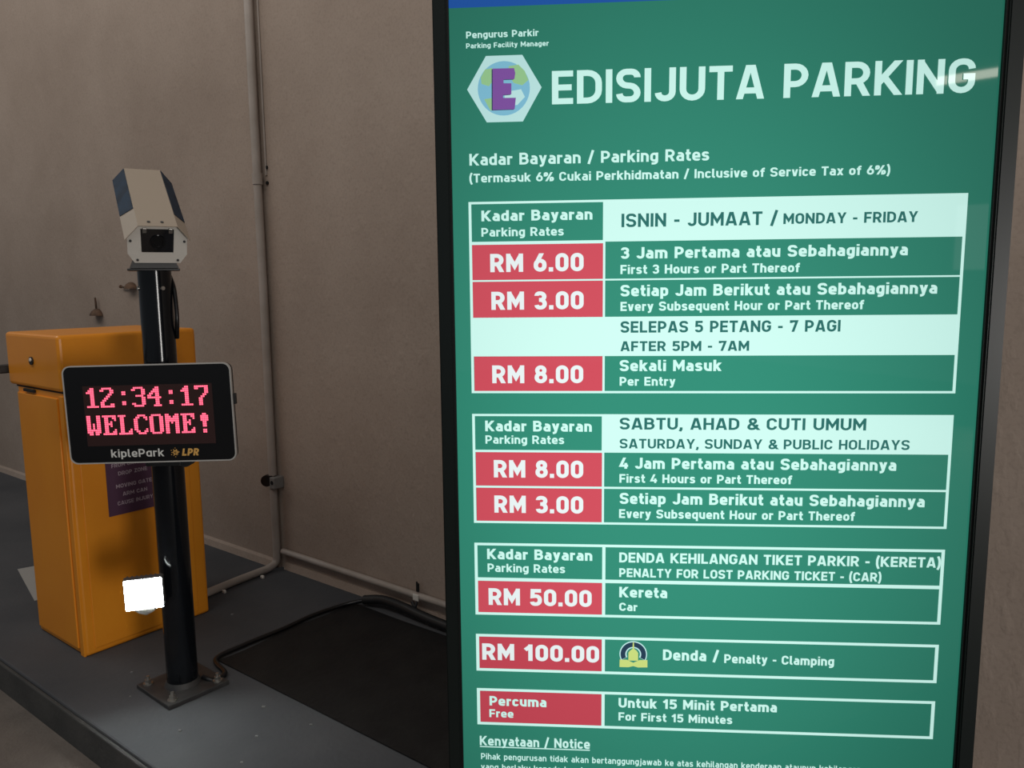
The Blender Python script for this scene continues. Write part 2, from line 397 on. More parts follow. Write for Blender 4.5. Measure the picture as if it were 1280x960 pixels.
# plaster fillet at the foot of the left wall
bm = bmesh.new(); prism(bm, [(0,0)]*0+[(-.02,0),(0.0,0),(0.0,.035),(-.012,.026)], -9.0+2.735, 0)
for v in bm.verts: v.co = Vector((v.co.y, v.co.x, v.co.z))
bs = link('baseboard_left', bm, M['wall'], loc=st(-2.745,WT-.0125,0), rot=(0,0,ROTW)); struct(bs)
bm = bmesh.new(); prism(bm, [(-.014,0),(0,0),(0,.03),(-.006,.03)], 0, 8.0)
for v in bm.verts: v.co = Vector((v.co.y, v.co.x, v.co.z))
bs2 = link('baseboard_right', bm, M['wall'], loc=st(-2.70,WT-.0005,0), rot=(0,0,ROTW)); struct(bs2)

# ================================================================== RATE DISPLAY TOTEM
YAW = 0.07598309
sign = empty('parking_rate_totem', (1.3*math.sin(YAW),1.3*math.cos(YAW),0), (0,0,-YAW))
tag(sign, 'tall black-framed backlit green board listing parking rates in white lettering', 'sign')
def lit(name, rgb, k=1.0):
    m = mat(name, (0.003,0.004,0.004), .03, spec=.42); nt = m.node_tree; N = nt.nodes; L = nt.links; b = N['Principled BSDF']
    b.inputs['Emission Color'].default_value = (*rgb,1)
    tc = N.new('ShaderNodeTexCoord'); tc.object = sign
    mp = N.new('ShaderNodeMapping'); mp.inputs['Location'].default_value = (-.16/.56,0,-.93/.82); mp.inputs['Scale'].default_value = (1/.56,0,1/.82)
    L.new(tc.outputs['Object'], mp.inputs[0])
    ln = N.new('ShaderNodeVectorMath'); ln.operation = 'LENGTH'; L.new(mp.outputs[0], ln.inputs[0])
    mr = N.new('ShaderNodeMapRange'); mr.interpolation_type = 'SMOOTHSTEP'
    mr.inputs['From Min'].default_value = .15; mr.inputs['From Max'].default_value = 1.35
    mr.inputs['To Min'].default_value = k; mr.inputs['To Max'].default_value = k*FALL  # bright centre and dimmer edges are painted into the emission
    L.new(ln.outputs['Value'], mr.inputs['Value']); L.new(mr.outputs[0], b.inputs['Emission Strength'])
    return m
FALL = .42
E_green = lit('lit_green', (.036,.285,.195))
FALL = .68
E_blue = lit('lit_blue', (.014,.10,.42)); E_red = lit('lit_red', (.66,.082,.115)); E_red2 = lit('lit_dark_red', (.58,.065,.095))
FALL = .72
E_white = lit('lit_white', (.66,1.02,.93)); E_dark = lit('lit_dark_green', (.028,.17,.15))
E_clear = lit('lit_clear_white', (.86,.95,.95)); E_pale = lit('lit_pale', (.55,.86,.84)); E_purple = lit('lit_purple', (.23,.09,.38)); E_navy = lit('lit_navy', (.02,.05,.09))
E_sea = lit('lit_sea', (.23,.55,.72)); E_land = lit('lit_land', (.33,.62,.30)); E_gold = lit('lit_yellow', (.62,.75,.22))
bzL0,bzL1,bzR1,bzR0 = -.2195,-.1942,.6597,.6878
ZT,ZB = 1.815,.245
body = link('cabinet', B(bzL0+.004,bzR0-.004,.004,.085,.0,1.865,bev=.004), M['black'], sign)
bm = bmesh.new()
def rect(x0,x1,z0,z1): return [(x0,z0),(x1,z0),(x1,z1),(x0,z1)]
ring(bm, rect(bzL0,bzR0,.20,1.87), rect(bzL1-.0032,bzR1+.0032,ZB-.003,ZT+.003), -.012, .004)
bmesh.ops.bevel(bm, geom=[e for e in bm.edges if e.calc_length()>.02 and abs(e.verts[0].co.y+.012)<1e-5 and abs(e.verts[1].co.y+.012)<1e-5], offset=.002, segments=2, affect='EDGES')
link('bezel', bm, M['bezel'], sign)
link('bezel_groove', ring(bmesh.new(), rect(bzL1-.0031,bzR1+.0031,ZB-.0029,ZT+.0029), rect(bzL1,bzR1,ZB,ZT), -.006, .0035), M['bezel_in'], sign)
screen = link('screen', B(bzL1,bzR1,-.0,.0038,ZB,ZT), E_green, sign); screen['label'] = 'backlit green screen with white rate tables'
def cell(name, x0,x1,z0,z1, m, y=-.0006, label=None):
    o = link(name, B(x0,x1,y,y+.0005,z0,z1), m, screen)
    if label: o['label'] = label
    return o
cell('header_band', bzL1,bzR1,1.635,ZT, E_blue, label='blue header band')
UL,UR = -.1678,.6237; DL,DR = .0533,.0570
def table(z0,z1, bars=(), b=.0045, bt=None):
    bt = bt or b*.85
    bm = bmesh.new()
    ring(bm, rect(UL,UR,z0,z1), rect(UL+b,UR-b,z0+bt,z1-bt), -.0011, -.0007)
    for q in bars: box(bm, q[0],q[1],-.0011,-.0007,q[2],q[3])
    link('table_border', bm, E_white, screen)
# table 1
table(1.0125,1.3308,[(DL,DR,1.0160,1.0750),(DL,DR,1.1405,1.2640),(UL+.004,DR,1.2610,1.2660),(UL+.004,UR-.004,1.2003,1.2030)], bt=.0037)
cell('heading_cell', DL-.0003,UR-.0004,1.2635,1.3300, E_white,label='white heading cell')
cell('heading_cell', UL+.003,UR-.0025,1.0752,1.1405, E_white,label='white heading cell')
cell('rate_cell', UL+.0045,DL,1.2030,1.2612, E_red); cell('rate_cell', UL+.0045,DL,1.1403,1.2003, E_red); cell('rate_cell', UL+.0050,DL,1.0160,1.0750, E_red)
# table 2
table(.7845,.9767,[(DL,DR,.788,.9125),(UL+.004,DR,.9103,.9142),(UL+.004,UR-.004,.8475,.8510)], bt=.0037)
cell('heading_cell', DL-.0006,UR-.0004,.9105,.9763, E_white,label='white heading cell')
cell('rate_cell', UL+.005,DL,.8510,.9103, E_red); cell('rate_cell', UL+.005,DL,.7882,.8475, E_red)
# table 3, 4, 5
D2L,D2R = .0545,.0600
table(.6170,.7485,[(D2L,D2R,.620,.745),(UL+.004,UR-.004,.6795,.6855)], b=.0052)
cell('rate_cell', UL+.005,D2L,.6212,.6795, E_red)
table(.5118,.5808,[(D2L,D2R,.515,.578)], b=.0055); cell('rate_cell', UL+.005,D2L,.5165,.5758, E_red2)
table(.4090,.4784,[(D2L,D2R,.412,.476)], b=.0055); cell('rate_cell', UL+.005,D2L,.4137,.4737, E_red2)
SIGN_TEXT = [
    ('Pengurus Parkir', -0.1669, -0.0506, 1.5878, 0.0104, 0.17, 'white'),
    ('Parking Facility Manager', -0.1672, -0.0344, 1.5724, 0.0078, 0.17, 'white'),
    ('EDISIJUTA PARKING', -0.0296, 0.6226, 1.4822, 0.0514, 0.165, 'white'),
    ('Kadar Bayaran / Parking Rates', -0.165, 0.2213, 1.3892, 0.0186, 0.17, 'white'),
    ('(Termasuk 6% Cukai Perkhidmatan / Inclusive of Service Tax of 6%)', -0.1655, 0.5028, 1.3619, 0.0141, 0.17, 'white'),
    ('Kadar Bayaran', -0.1466, 0.0357, 1.2993, 0.0173, 0.19, 'white'),
    ('Parking Rates', -0.147, -0.0111, 1.2744, 0.0141, 0.17, 'white'),
    ('ISNIN - JUMAAT /', 0.0829, 0.3317, 1.2862, 0.0216, 0.14, 'dark'),
    ('MONDAY - FRIDAY', 0.3409, 0.549, 1.2872, 0.0169, 0.15, 'dark'),
    ('RM 6.00', -0.1331, 0.0215, 1.216, 0.0299, 0.2, 'white'),
    ('3 Jam Pertama atau Sebahagiannya', 0.0824, 0.5365, 1.2353, 0.0185, 0.19, 'white'),
    ('First 3 Hours or Part Thereof', 0.0819, 0.3691, 1.2105, 0.0148, 0.18, 'white'),
    ('RM 3.00', -0.132, 0.0217, 1.1535, 0.03, 0.2, 'white'),
    ('Setiap Jam Berikut atau Sebahagiannya', 0.0822, 0.5853, 1.174, 0.0187, 0.19, 'white'),
    ('Every Subsequent Hour or Part Thereof', 0.0824, 0.4724, 1.15, 0.015, 0.18, 'white'),
    ('SELEPAS 5 PETANG - 7 PAGI', 0.0827, 0.4374, 1.114, 0.019, 0.15, 'dark'),
    ('AFTER 5PM - 7AM', 0.0829, 0.2928, 1.0832, 0.0166, 0.15, 'dark'),
    ('RM 8.00', -0.1323, 0.0212, 1.0296, 0.0303, 0.2, 'white'),
    ('Sekali Masuk', 0.0818, 0.2487, 1.0498, 0.0187, 0.19, 'white'),
    ('Per Entry', 0.082, 0.1741, 1.0253, 0.0148, 0.18, 'white'),
    ('Kadar Bayaran', -0.1456, 0.0358, 0.9467, 0.0184, 0.19, 'white'),
    ('Parking Rates', -0.1455, -0.0109, 0.9251, 0.0145, 0.17, 'white'),
    ('SABTU, AHAD & CUTI UMUM', 0.0826, 0.4857, 0.9507, 0.0201, 0.14, 'dark'),
    ('SATURDAY, SUNDAY & PUBLIC HOLIDAYS', 0.0828, 0.5567, 0.9182, 0.0166, 0.14, 'dark'),
    ('RM 8.00', -0.1318, 0.0215, 0.8659, 0.0306, 0.2, 'white'),
    ('4 Jam Pertama atau Sebahagiannya', 0.0827, 0.5372, 0.883, 0.0192, 0.19, 'white'),
    ('First 4 Hours or Part Thereof', 0.0829, 0.3695, 0.8586, 0.015, 0.18, 'white'),
    ('RM 3.00', -0.1317, 0.0216, 0.8033, 0.0306, 0.2, 'white'),
    ('Setiap Jam Berikut atau Sebahagiannya', 0.0836, 0.586, 0.8214, 0.0194, 0.19, 'white'),
    ('Every Subsequent Hour or Part Thereof', 0.0828, 0.4744, 0.7966, 0.0154, 0.18, 'white'),
    ('Kadar Bayaran', -0.1456, 0.0373, 0.7193, 0.0188, 0.19, 'white'),
    ('Parking Rates', -0.1451, -0.0097, 0.6962, 0.015, 0.17, 'white'),
    ('DENDA KEHILANGAN TIKET PARKIR - (KERETA)', 0.0837, 0.6179, 0.7174, 0.0177, 0.18, 'white'),
    ('PENALTY FOR LOST PARKING TICKET - (CAR)', 0.0839, 0.523, 0.6911, 0.0157, 0.18, 'white'),
    ('RM 50.00', -0.1441, 0.0365, 0.6354, 0.0308, 0.2, 'white'),
    ('Kereta', 0.0842, 0.1664, 0.6543, 0.0189, 0.19, 'white'),
    ('Car', 0.0844, 0.1156, 0.6297, 0.0146, 0.18, 'white'),
    ('RM 100.00', -0.1571, 0.0498, 0.5328, 0.0307, 0.2, 'white'),
    ('Denda /', 0.1609, 0.2566, 0.5408, 0.0196, 0.19, 'white'),
    ('Penalty - Clamping', 0.2663, 0.4519, 0.5384, 0.0161, 0.18, 'white'),
    ('Percuma', -0.1452, -0.0433, 0.4462, 0.018, 0.19, 'white'),
    ('Free', -0.1458, -0.1025, 0.4238, 0.0151, 0.18, 'white'),
    ('Untuk 15 Minit Pertama', 0.0845, 0.3587, 0.4498, 0.018, 0.19, 'white'),
    ('For First 15 Minutes', 0.0846, 0.2829, 0.4252, 0.0154, 0.18, 'white'),
    ('Kenyataan / Notice', -0.164, 0.0342, 0.3688, 0.0181, 0.17, 'white'),
    ('Pihak pengurusan tidak akan bertanggungjawab ke atas kehilangan kenderaan ataupun kehilangan', -0.1622, 0.5065, 0.3416, 0.0117, 0.15, 'white'),
    ('yang berlaku kepada kenderaan, aksesori ataupun barangan di dalam kenderaan yang diletakkan', -0.1626, 0.5156, 0.3211, 0.0117, 0.15, 'white'),
]
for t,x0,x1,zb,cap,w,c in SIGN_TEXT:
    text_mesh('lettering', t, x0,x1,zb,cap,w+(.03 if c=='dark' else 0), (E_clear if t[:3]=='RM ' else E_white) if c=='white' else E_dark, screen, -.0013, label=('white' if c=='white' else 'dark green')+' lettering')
cell('underline', -.164,.0342,.3652,.3668, E_white, y=-.0013)
# hexagon emblem with globe and letter E
def flat(name, poly, m, y, parent=screen, label=None):
    o = link(name, prism(bmesh.new(), poly, y, y+.0004), m, parent)
    if label: o['label'] = label
    return o
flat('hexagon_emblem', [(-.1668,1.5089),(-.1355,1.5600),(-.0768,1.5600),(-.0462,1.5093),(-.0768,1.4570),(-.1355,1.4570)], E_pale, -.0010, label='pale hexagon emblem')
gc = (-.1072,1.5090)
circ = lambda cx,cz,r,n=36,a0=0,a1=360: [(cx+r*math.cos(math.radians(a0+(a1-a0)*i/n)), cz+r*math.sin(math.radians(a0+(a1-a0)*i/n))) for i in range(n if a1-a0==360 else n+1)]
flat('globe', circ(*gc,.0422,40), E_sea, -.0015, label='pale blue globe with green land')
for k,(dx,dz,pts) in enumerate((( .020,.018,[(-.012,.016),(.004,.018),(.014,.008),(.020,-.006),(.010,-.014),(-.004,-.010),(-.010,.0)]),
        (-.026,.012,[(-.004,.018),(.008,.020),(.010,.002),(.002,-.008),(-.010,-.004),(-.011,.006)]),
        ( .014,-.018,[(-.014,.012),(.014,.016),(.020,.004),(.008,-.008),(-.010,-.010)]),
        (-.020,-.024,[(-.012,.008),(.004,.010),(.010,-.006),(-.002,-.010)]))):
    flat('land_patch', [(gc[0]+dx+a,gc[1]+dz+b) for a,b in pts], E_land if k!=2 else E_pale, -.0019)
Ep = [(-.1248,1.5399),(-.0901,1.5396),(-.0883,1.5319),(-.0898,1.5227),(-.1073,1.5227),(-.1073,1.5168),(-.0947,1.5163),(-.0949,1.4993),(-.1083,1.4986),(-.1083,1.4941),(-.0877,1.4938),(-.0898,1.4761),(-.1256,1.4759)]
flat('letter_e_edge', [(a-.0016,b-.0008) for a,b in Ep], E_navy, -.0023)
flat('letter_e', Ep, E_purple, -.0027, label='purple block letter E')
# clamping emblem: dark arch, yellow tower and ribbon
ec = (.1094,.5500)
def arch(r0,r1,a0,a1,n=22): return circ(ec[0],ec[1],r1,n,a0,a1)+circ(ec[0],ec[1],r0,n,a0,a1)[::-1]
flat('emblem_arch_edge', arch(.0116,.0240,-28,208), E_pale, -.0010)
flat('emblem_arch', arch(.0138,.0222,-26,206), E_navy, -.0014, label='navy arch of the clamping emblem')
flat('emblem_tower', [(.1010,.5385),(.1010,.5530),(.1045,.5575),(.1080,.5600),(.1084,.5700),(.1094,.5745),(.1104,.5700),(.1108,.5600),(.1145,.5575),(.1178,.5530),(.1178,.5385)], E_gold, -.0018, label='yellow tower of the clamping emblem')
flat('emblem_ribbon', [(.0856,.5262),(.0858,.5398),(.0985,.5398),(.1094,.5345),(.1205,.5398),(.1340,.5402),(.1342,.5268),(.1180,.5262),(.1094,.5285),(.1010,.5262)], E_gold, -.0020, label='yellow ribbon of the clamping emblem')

# ================================================================== GATE CABINET (yellow)
bw,bd,bh = .352,.440,1.05     # s, t, z
cab = empty('barrier_cabinet', st(-2.916,1.048,0), (0,0,ROTW))
tag(cab, 'yellow barrier gate cabinet standing behind the black pole', 'cabinet')
bm = bmesh.new(); box(bm, 0,bw,.0,bd,0,.885,bev=.010,seg=3)
link('body', bm, M['yellow'], cab)
bm = bmesh.new(); box(bm, -.045,bw+.006,-.008,bd+.010,.872,bh,bev=.012,seg=3)
link('lid', bm, M['yellow'], cab)
link('lid_gap', B(-.001,bw+.0008,-.0008,bd+.001,.868,.873), M['gap'], cab)
# door on the narrow front, with a raised edge strip beside the corner
bm = bmesh.new(); box(bm, .012,bw-.040,-.006,.002,.02,.85,bev=.003)
dr = link('door', bm, M['yellow'], cab)
link('corner_strip', B(bw-.030,bw-.004,-.004,.004,.0,.858,bev=.002), M['yellow'], cab)
bm = bmesh.new(); cyl(bm,(.160,-.0075,.962),(.160,-.013,.962),.013,seg=20); lk=link('lock', bm, M['black'], cab)
bm = bmesh.new(); cyl(bm,(.164,-.0125,.966),(.164,-.0165,.966),.0055,seg=16); link('keyhole_cap', bm, M['cream'], lk)
link('latch', B(.07,.150,-.009,.0,.856,.866,bev=.002), M['gap'], cab)
link('side_panel', B(bw-.002,bw+.003,.030,bd-.045,.02,.84,bev=.002), M['yellow'], cab)
# warning sticker on the wide side
stk = link('warning_sticker', B(bw+.0025,bw+.0045,.106,.300,.446,.665), M['purple'], cab); stk['label'] = 'dark purple warning sticker with pale lettering'
rows = [("KEEP AWAY",.140,.246,.636,.013),("FROM GATE ARM",.125,.262,.607,.013),("DROP ZONE",.145,.243,.578,.013),("MOVING GATE",.135,.256,.536,.013),("ARM CAN",.155,.238,.507,.013),("CAUSE INJURY",.136,.256,.478,.013)]
for t,a,b,z,h in rows:
    bm = bmesh.new()
    for q in text_quads(t,a,b,z,h,.15): bm.faces.new([bm.verts.new((bw+.0050,x,y)) for x,y in q])
    me = bpy.data.meshes.new('lettering'); bm.to_mesh(me); bm.free(); me.materials.append(M['stext'])
    o = bpy.data.objects.new('lettering', me); COL.objects.link(o); o.parent = stk
# boom arm on the far side of the cabinet, reaching out over the driveway
arm = link('boom_arm', B(-.105,-.050,-1.9,.26,.908,.935,bev=.004), M['black'], cab); arm['label'] = 'black barrier arm leaving the left side of the cabinet'
link('arm_hub', B(-.110,-.0445,.17,.33,.885,.96,bev=.006), M['black'], cab)

# ================================================================== POLE
PX,PY = -1.001,2.2025
pole = empty('camera_pole', (PX,PY,0)); tag(pole, 'glossy black round pole bolted to the floor, carrying camera and red display', 'pole')
bm = bmesh.new(); cyl(bm,(0,0,.012),(0,0,1.240),.0440,seg=48)
link('shaft', bm, M['pole'], pole, smooth=True)
bm = bmesh.new(); box(bm,-.098,.098,-.094,.094,0,.013,bev=.002)
bp = link('base_plate', bm, M['plate'], pole, rot=(0,0,math.radians(-37.5-2)))
bm = bmesh.new(); lathe(bm,[(.044,.0135),(.052,.0135),(.048,.022),(.0442,.028)],36); link('weld_collar', bm, M['plate'], pole, smooth=True)
for sx in (-1,1):
    for sy in (-1,1):
        bm = bmesh.new(); cyl(bm,(sx*.074,sy*.070,.013),(sx*.074,sy*.070,.017),.014,seg=18); cyl(bm,(sx*.074,sy*.070,.017),(sx*.074,sy*.070,.028),.0095,seg=6); cyl(bm,(sx*.074,sy*.070,.028),(sx*.074,sy*.070,.038),.005,seg=12)
        link('anchor_bolt', bm, M['steel'], bp)
link('top_flange', B(-.066,.066,-.05,.05,1.240,1.246,bev=.001), M['blacker'], pole, rot=(0,0,math.radians(24)))
for a in (-141,-41):
    ca,sa = math.cos(math.radians(a)),math.sin(math.radians(a))
    bm = bmesh.new(); cyl(bm,(ca*.043,sa*.043,1.192),(ca*.0475,sa*.0475,1.192),.0055,seg=14); link('screw', bm, M['steel'], pole)
bm = bmesh.new(); tube(bm, smoothpath([(.030,.03,1.225),(.046,.014,1.19),(.0535,.004,1.13),(.0525,.004,1.09),(.044,.018,1.05)]), .006)
link('cable_loop', bm, M['blacker'], pole, smooth=True)

# ================================================================== CAMERA HOUSING
camr = empty('plate_camera', (PX,PY,1.247), (0,0,math.radians(29.5)))
tag(camr, 'cream weatherproof camera housing with sun shield on top of the black pole', 'camera')
bm = bmesh.new()   # saddle bracket, trapezoid widening downwards
prism(bm,[(-.060,0),(.060,0),(.044,.040),(.036,.085),(-.036,.085),(-.044,.040)],-.045,.045)
link('bracket', bm, M['black'], camr)
for x in (-.018,.022):
    bm = bmesh.new(); cyl(bm,(x,-.0455,.028),(x,-.052,.028),.0065,seg=16); link('bracket_screw', bm, M['steel'], camr)
TH = math.radians(29)
hs = bpy.data.objects.new('housing', None)
HP = Matrix.Translation((0,0,.138)) @ Matrix.Rotation(TH,4,'X')
def hlink(name, bm, m, parent=None, smooth=False):
    for v in bm.verts: v.co = HP @ v.co
    return link(name, bm, m, parent or camr, smooth=smooth)
prof = [(-.045,.054),(.045,.054),(.072,.022),(.072,-.026),(.056,-.052),(-.056,-.052),(-.072,-.026),(-.072,.022)]
YF = -.165
hlink('body', prism(bmesh.new(), [(x*.94,z*.93) for x,z in prof], YF+.008, .185), M['shield'])
bm = bmesh.new()
win = rect(-.0425,.0415,-.022,.045)
prism(bm, prof, YF, YF+.009)
fp = hlink('front_plate', bm, M['cream'])
bm = bmesh.new(); prism(bm, [(-.0390,-.020),(.0380,-.020),(.0395,.046),(-.0405,.046)], YF-.0015, YF+.004); w_ = hlink('window', bm, M['lensglass'], fp)
bm = bmesh.new(); lathe(bm,[(.019,0),(.019,.004),(.013,.004),(.012,.002),(0,.002)],28, Matrix.Translation((0,YF-.0013,.010))@Matrix.Rotation(math.pi/2,4,'X')); hlink('lens', bm, M['blacker'], w_, smooth=True)
for x in (-.031,.031):
    hlink('clip', B(x-.005,x+.005,YF-.006,YF,.036,.050,bev=.0015), M['steel'], fp)
for x,z in ((-.065,.012),(.065,.012),(-.049,-.043),(.049,-.043)):
    bm = bmesh.new(); cyl(bm,(x,YF-.0002,z),(x,YF-.003,z),.0032,seg=12); hlink('screw', bm, M['lampbody'], fp)
# folded sun shield
t_=.0018; y0,y1 = YF-.012,.205
bm = bmesh.new()
path = [(-.079,.020),(-.047,.0600),(.047,.0600),(.079,.020)]
inn = [(-.0775,.019),(-.0462,.0582),(.0462,.0582),(.0775,.019)]
prism(bm, path+inn[::-1], y0, y1)
sh = hlink('sun_shield', bm, M['shield'])
for x in (-.020,.012):
    bm = bmesh.new(); cyl(bm,(x,y0+.022,.060),(x,y0+.022,.0625),.004,seg=12); hlink('screw', bm, M['lampbody'], sh)
def wing(sg, ya, yb, a, b):   # blue film still stuck on the folded sides
    e=.0006*sg; P = lambda k,y: Vector((sg*(.047+.032*k)+e*1.2, y, .0600-.040*k+.0006))
    bm = bmesh.new(); A=[P(a,ya),P(a,yb),P(b,yb-.0),P(b,ya+.03)]; vs=[bm.verts.new(p) for p in A]; ws=[bm.verts.new(p+Vector((e,0,.0005))) for p in A]
    bm.faces.new(vs); bm.faces.new(ws)
    for i in range(4): bm.faces.new((vs[i],vs[(i+1)%4],ws[(i+1)%4],ws[i]))
    hlink('protective_film', bm, M['film'], sh)['label'] = 'blue protective film left on the sloping side'
wing(-1,-.070,.204,.03,.97); wing(1,-.100,.204,.03,.97)

# ================================================================== LED DISPLAY
disp = empty('led_display_board', (-1.009,2.133,.846), (0,math.radians(-.9),0))
tag(disp, 'black display board on the pole showing 12:34:17 WELCOME! in red lights', 'display')
dw,dh = .4665/2,.277/2
link('case', prism(bmesh.new(), rrect(-dw+.002,dw-.002,-dh+.002,dh-.002,.020), .0012, .020), M['black'], disp)
link('front_panel', prism(bmesh.new(), rrect(-dw+.0035,dw-.0035,-dh+.0035,dh-.0035,.0195), -.001, .0012), M['blacker'], disp)
link('rim', ring(bmesh.new(), rrect(-dw,dw,-dh,dh,.022), rrect(-dw+.0034,dw-.0034,-dh+.0034,dh-.0034,.0196), -.0025, .006), M['rim'], disp)
link('mounting_bracket', B(.015-.05,.015+.05,.020,.026,-.155,.12,bev=.002), M['black'], disp)
bm = bmesh.new(); cyl(bm,(.075,.024,-.138),(.075,.055,-.138),.022,seg=24); link('cable_gland', bm, M['black'], disp, smooth=True)
link('side_latch', B(dw-.0005,dw+.006,.004,.016,.020,.050,bev=.001), M['black'], disp)
mx0,mz0,pt = -.1745,.0735,.00547
mtx_ = link('led_matrix', B(mx0-.006,mx0+63*pt+.008,-.0016,-.0009,-.088,mz0+.008), M['ledbase'], disp)
VGA = {'1':(0x18,0x38,0x78,0x18,0x18,0x18,0x18,0x18,0x18,0x7E),'2':(0x7C,0xC6,0x06,0x0C,0x18,0x30,0x60,0xC0,0xC6,0xFE),
'3':(0x7C,0xC6,0x06,0x06,0x3C,0x06,0x06,0x06,0xC6,0x7C),'4':(0x0C,0x1C,0x3C,0x6C,0xCC,0xFE,0x0C,0x0C,0x0C,0x1E),
'7':(0xFE,0xC6,0x06,0x06,0x0C,0x18,0x30,0x30,0x30,0x30),':':(0,0,0x18,0x18,0,0,0,0x18,0x18,0),
'W':(0xC6,0xC6,0xC6,0xC6,0xD6,0xD6,0xD6,0xFE,0xEE,0x6C),'E':(0xFE,0x66,0x62,0x68,0x78,0x68,0x60,0x62,0x66,0xFE),
'L':(0xF0,0x60,0x60,0x60,0x60,0x60,0x60,0x62,0x66,0xFE),'C':(0x3C,0x66,0xC2,0xC0,0xC0,0xC0,0xC0,0xC2,0x66,0x3C),
'O':(0x7C,0xC6,0xC6,0xC6,0xC6,0xC6,0xC6,0xC6,0xC6,0x7C),'M':(0xC6,0xEE,0xFE,0xFE,0xD6,0xC6,0xC6,0xC6,0xC6,0xC6),
'!':(0x18,0x3C,0x3C,0x3C,0x18,0x18,0x18,0,0x18,0x18)}
for row,txt in enumerate(("12:34:17","WELCOME!")):
    for ci,ch in enumerate(txt):
        bm = bmesh.new()
        for ry,bits in enumerate(VGA[ch]):
            for bx in range(8):
                if bits>>(7-bx)&1:
                    x = mx0+(ci*8+bx)*pt; z = mz0-(ry*1.02+row*14.2)*pt; h=.00222
                    box(bm, x-h,x+h,-.0024,-.0014,z-h,z+h)
        link('lit_character', bm, M['led'], mtx_)
text_mesh('lettering','kipleP@rk',-.118,.030,-.1215,.0225,.15,M['white_print'],disp,-.0012,label='white lettering')
text_mesh('lettering','LPR',.0800,.1265,-.1215,.0205,.23,M['orange_print'],disp,-.0012,slant=.18,label='orange slanted lettering')
bm = bmesh.new()
for i in range(12):
    a = 2*math.pi*i/12; r0,r1 = (.0045,.0125) if i%2 else (.006,.0095)
    c,s = math.cos(a),math.sin(a); cx,cz=.0620,-.1115
    if c>.5: r1=.008
    for k,(ra) in enumerate((r0,r1)):
        q = .0016 if k==0 else .0011
        bm.faces.new([bm.verts.new((cx+c*ra+dx,-.0012,cz+s*ra+dz)) for dx,dz in ((-q,-q),(q,-q),(q,q),(-q,q))])
for c,s in ((1,0),(0,1),(-.6,0),(0,-.7)):
    px,pz = -s*.0012,c*.0012
    bm.faces.new([bm.verts.new((.0655+x,-.0013,-.1105+z)) for x,z in ((px,pz),(-px,-pz),(c*.008-px,s*.008-pz),(c*.008+px,s*.008+pz))])
o = link('burst_logo', bm, M['orange_print'], disp); o['label']='orange starburst of dots'

# ================================================================== FLOODLIGHT
lamp = empty('led_floodlight', (-1.046,2.095,.335), (math.radians(4),0,math.radians(18)))
tag(lamp, 'small glaring white floodlight fixed low on the black pole', 'lamp')
link('casing', B(-.052,.052,.004,.030,-.046,.046,bev=.004), M['lampbody'], lamp)
bm = bmesh.new()
for i in range(8): box(bm,-.046+i*.0122,-.042+i*.0122,.030,.042,-.042,.042)
link('heat_sink', bm, M['lampbody'], lamp)
for i in range(4):
    for j in range(4):
        x=-.0375+i*.025; z=-.0345+j*.0230
        link('lit_diode', B(x-.0112,x+.0112,.0005,.0045,z-.0105,z+.0105,bev=.002), M['lamp'], lamp)
bm = bmesh.new(); prism(bm,[(-.030,-.046),(.034,-.046),(.020,-.058),(.002,-.066),(-.018,-.058)],.006,.028); link('yoke', bm, M['steel'], lamp)
bm = bmesh.new(); tube(bm,[(0.01,.018,-.06),(.02,.045,-.06),(.035,.080,-.045)],.007); link('mounting_arm', bm, M['lampbody'], lamp)

# ================================================================== CONDUITS AND WALL FITTINGS
PR=.0165
vp = empty('vertical_conduit', st(-2.722,WT-.03,0)); tag(vp, 'painted pipe running down the wall and turning across the floor to the yellow cabinet', 'pipe')
base = st(-2.722,WT-.03,0)
def rel(s,t,z): return st(s,t,z)-base
pts = [rel(-2.722,WT-.030,3.2),rel(-2.723,WT-.031,1.9),rel(-2.722,WT-.029,1.2),rel(-2.723,WT-.030,.41)]
bm = bmesh.new(); tube(bm, pts, PR, 20); link('upper_pipe', bm, M['pipe'], vp, smooth=True)
pts = [rel(-2.723,WT-.030,.35),rel(-2.722,WT-.030,.10)]+smoothpath([rel(-2.722,WT-.030,.075),rel(-2.722,WT-.036,.035),rel(-2.722,WT-.075,.018),rel(-2.720,WT-.12,.0165),rel(-2.712,1.70,.0165),rel(-2.700,1.60,.0165),rel(-2.69,1.5035,.0165)],6)
bm = bmesh.new(); tube(bm, pts, .0155, 16); link('lower_pipe', bm, M['pipe'], vp, smooth=True)
bm = bmesh.new(); tube(bm,[rel(-2.700,WT-.004,3.2),rel(-2.700,WT-.004,1.63)],.0035,8); link('thin_cable', bm, M['pipe'], vp, smooth=True)
for z in (1.66,1.60):
    bm = bmesh.new(); cyl(bm, rel(-2.697,WT+.001,z-.03*0), rel(-2.697,WT-.006,z), .007, seg=12); link('empty_fixing', bm, M['hole'], vp)
for z in (1.615,):
    bm = bmesh.new(); lathe(bm,[(PR+.0002,-.022),(PR+.0035,-.022),(PR+.0035,.022),(PR+.0002,.022)],20, Matrix.Translation(rel(-2.722,WT-.030,z))); link('coupling', bm, M['pipe'], vp, smooth=True)
for s,t in ((-2.698,1.80),(-2.690,1.62)):
    bm = bmesh.new(); box(bm,-.008,.008,-.005,.005,0,.012,bev=.002); o=link('pipe_clip', bm, M['cream'], vp, loc=rel(s+.012,t,0), rot=(0,0,ROTW))
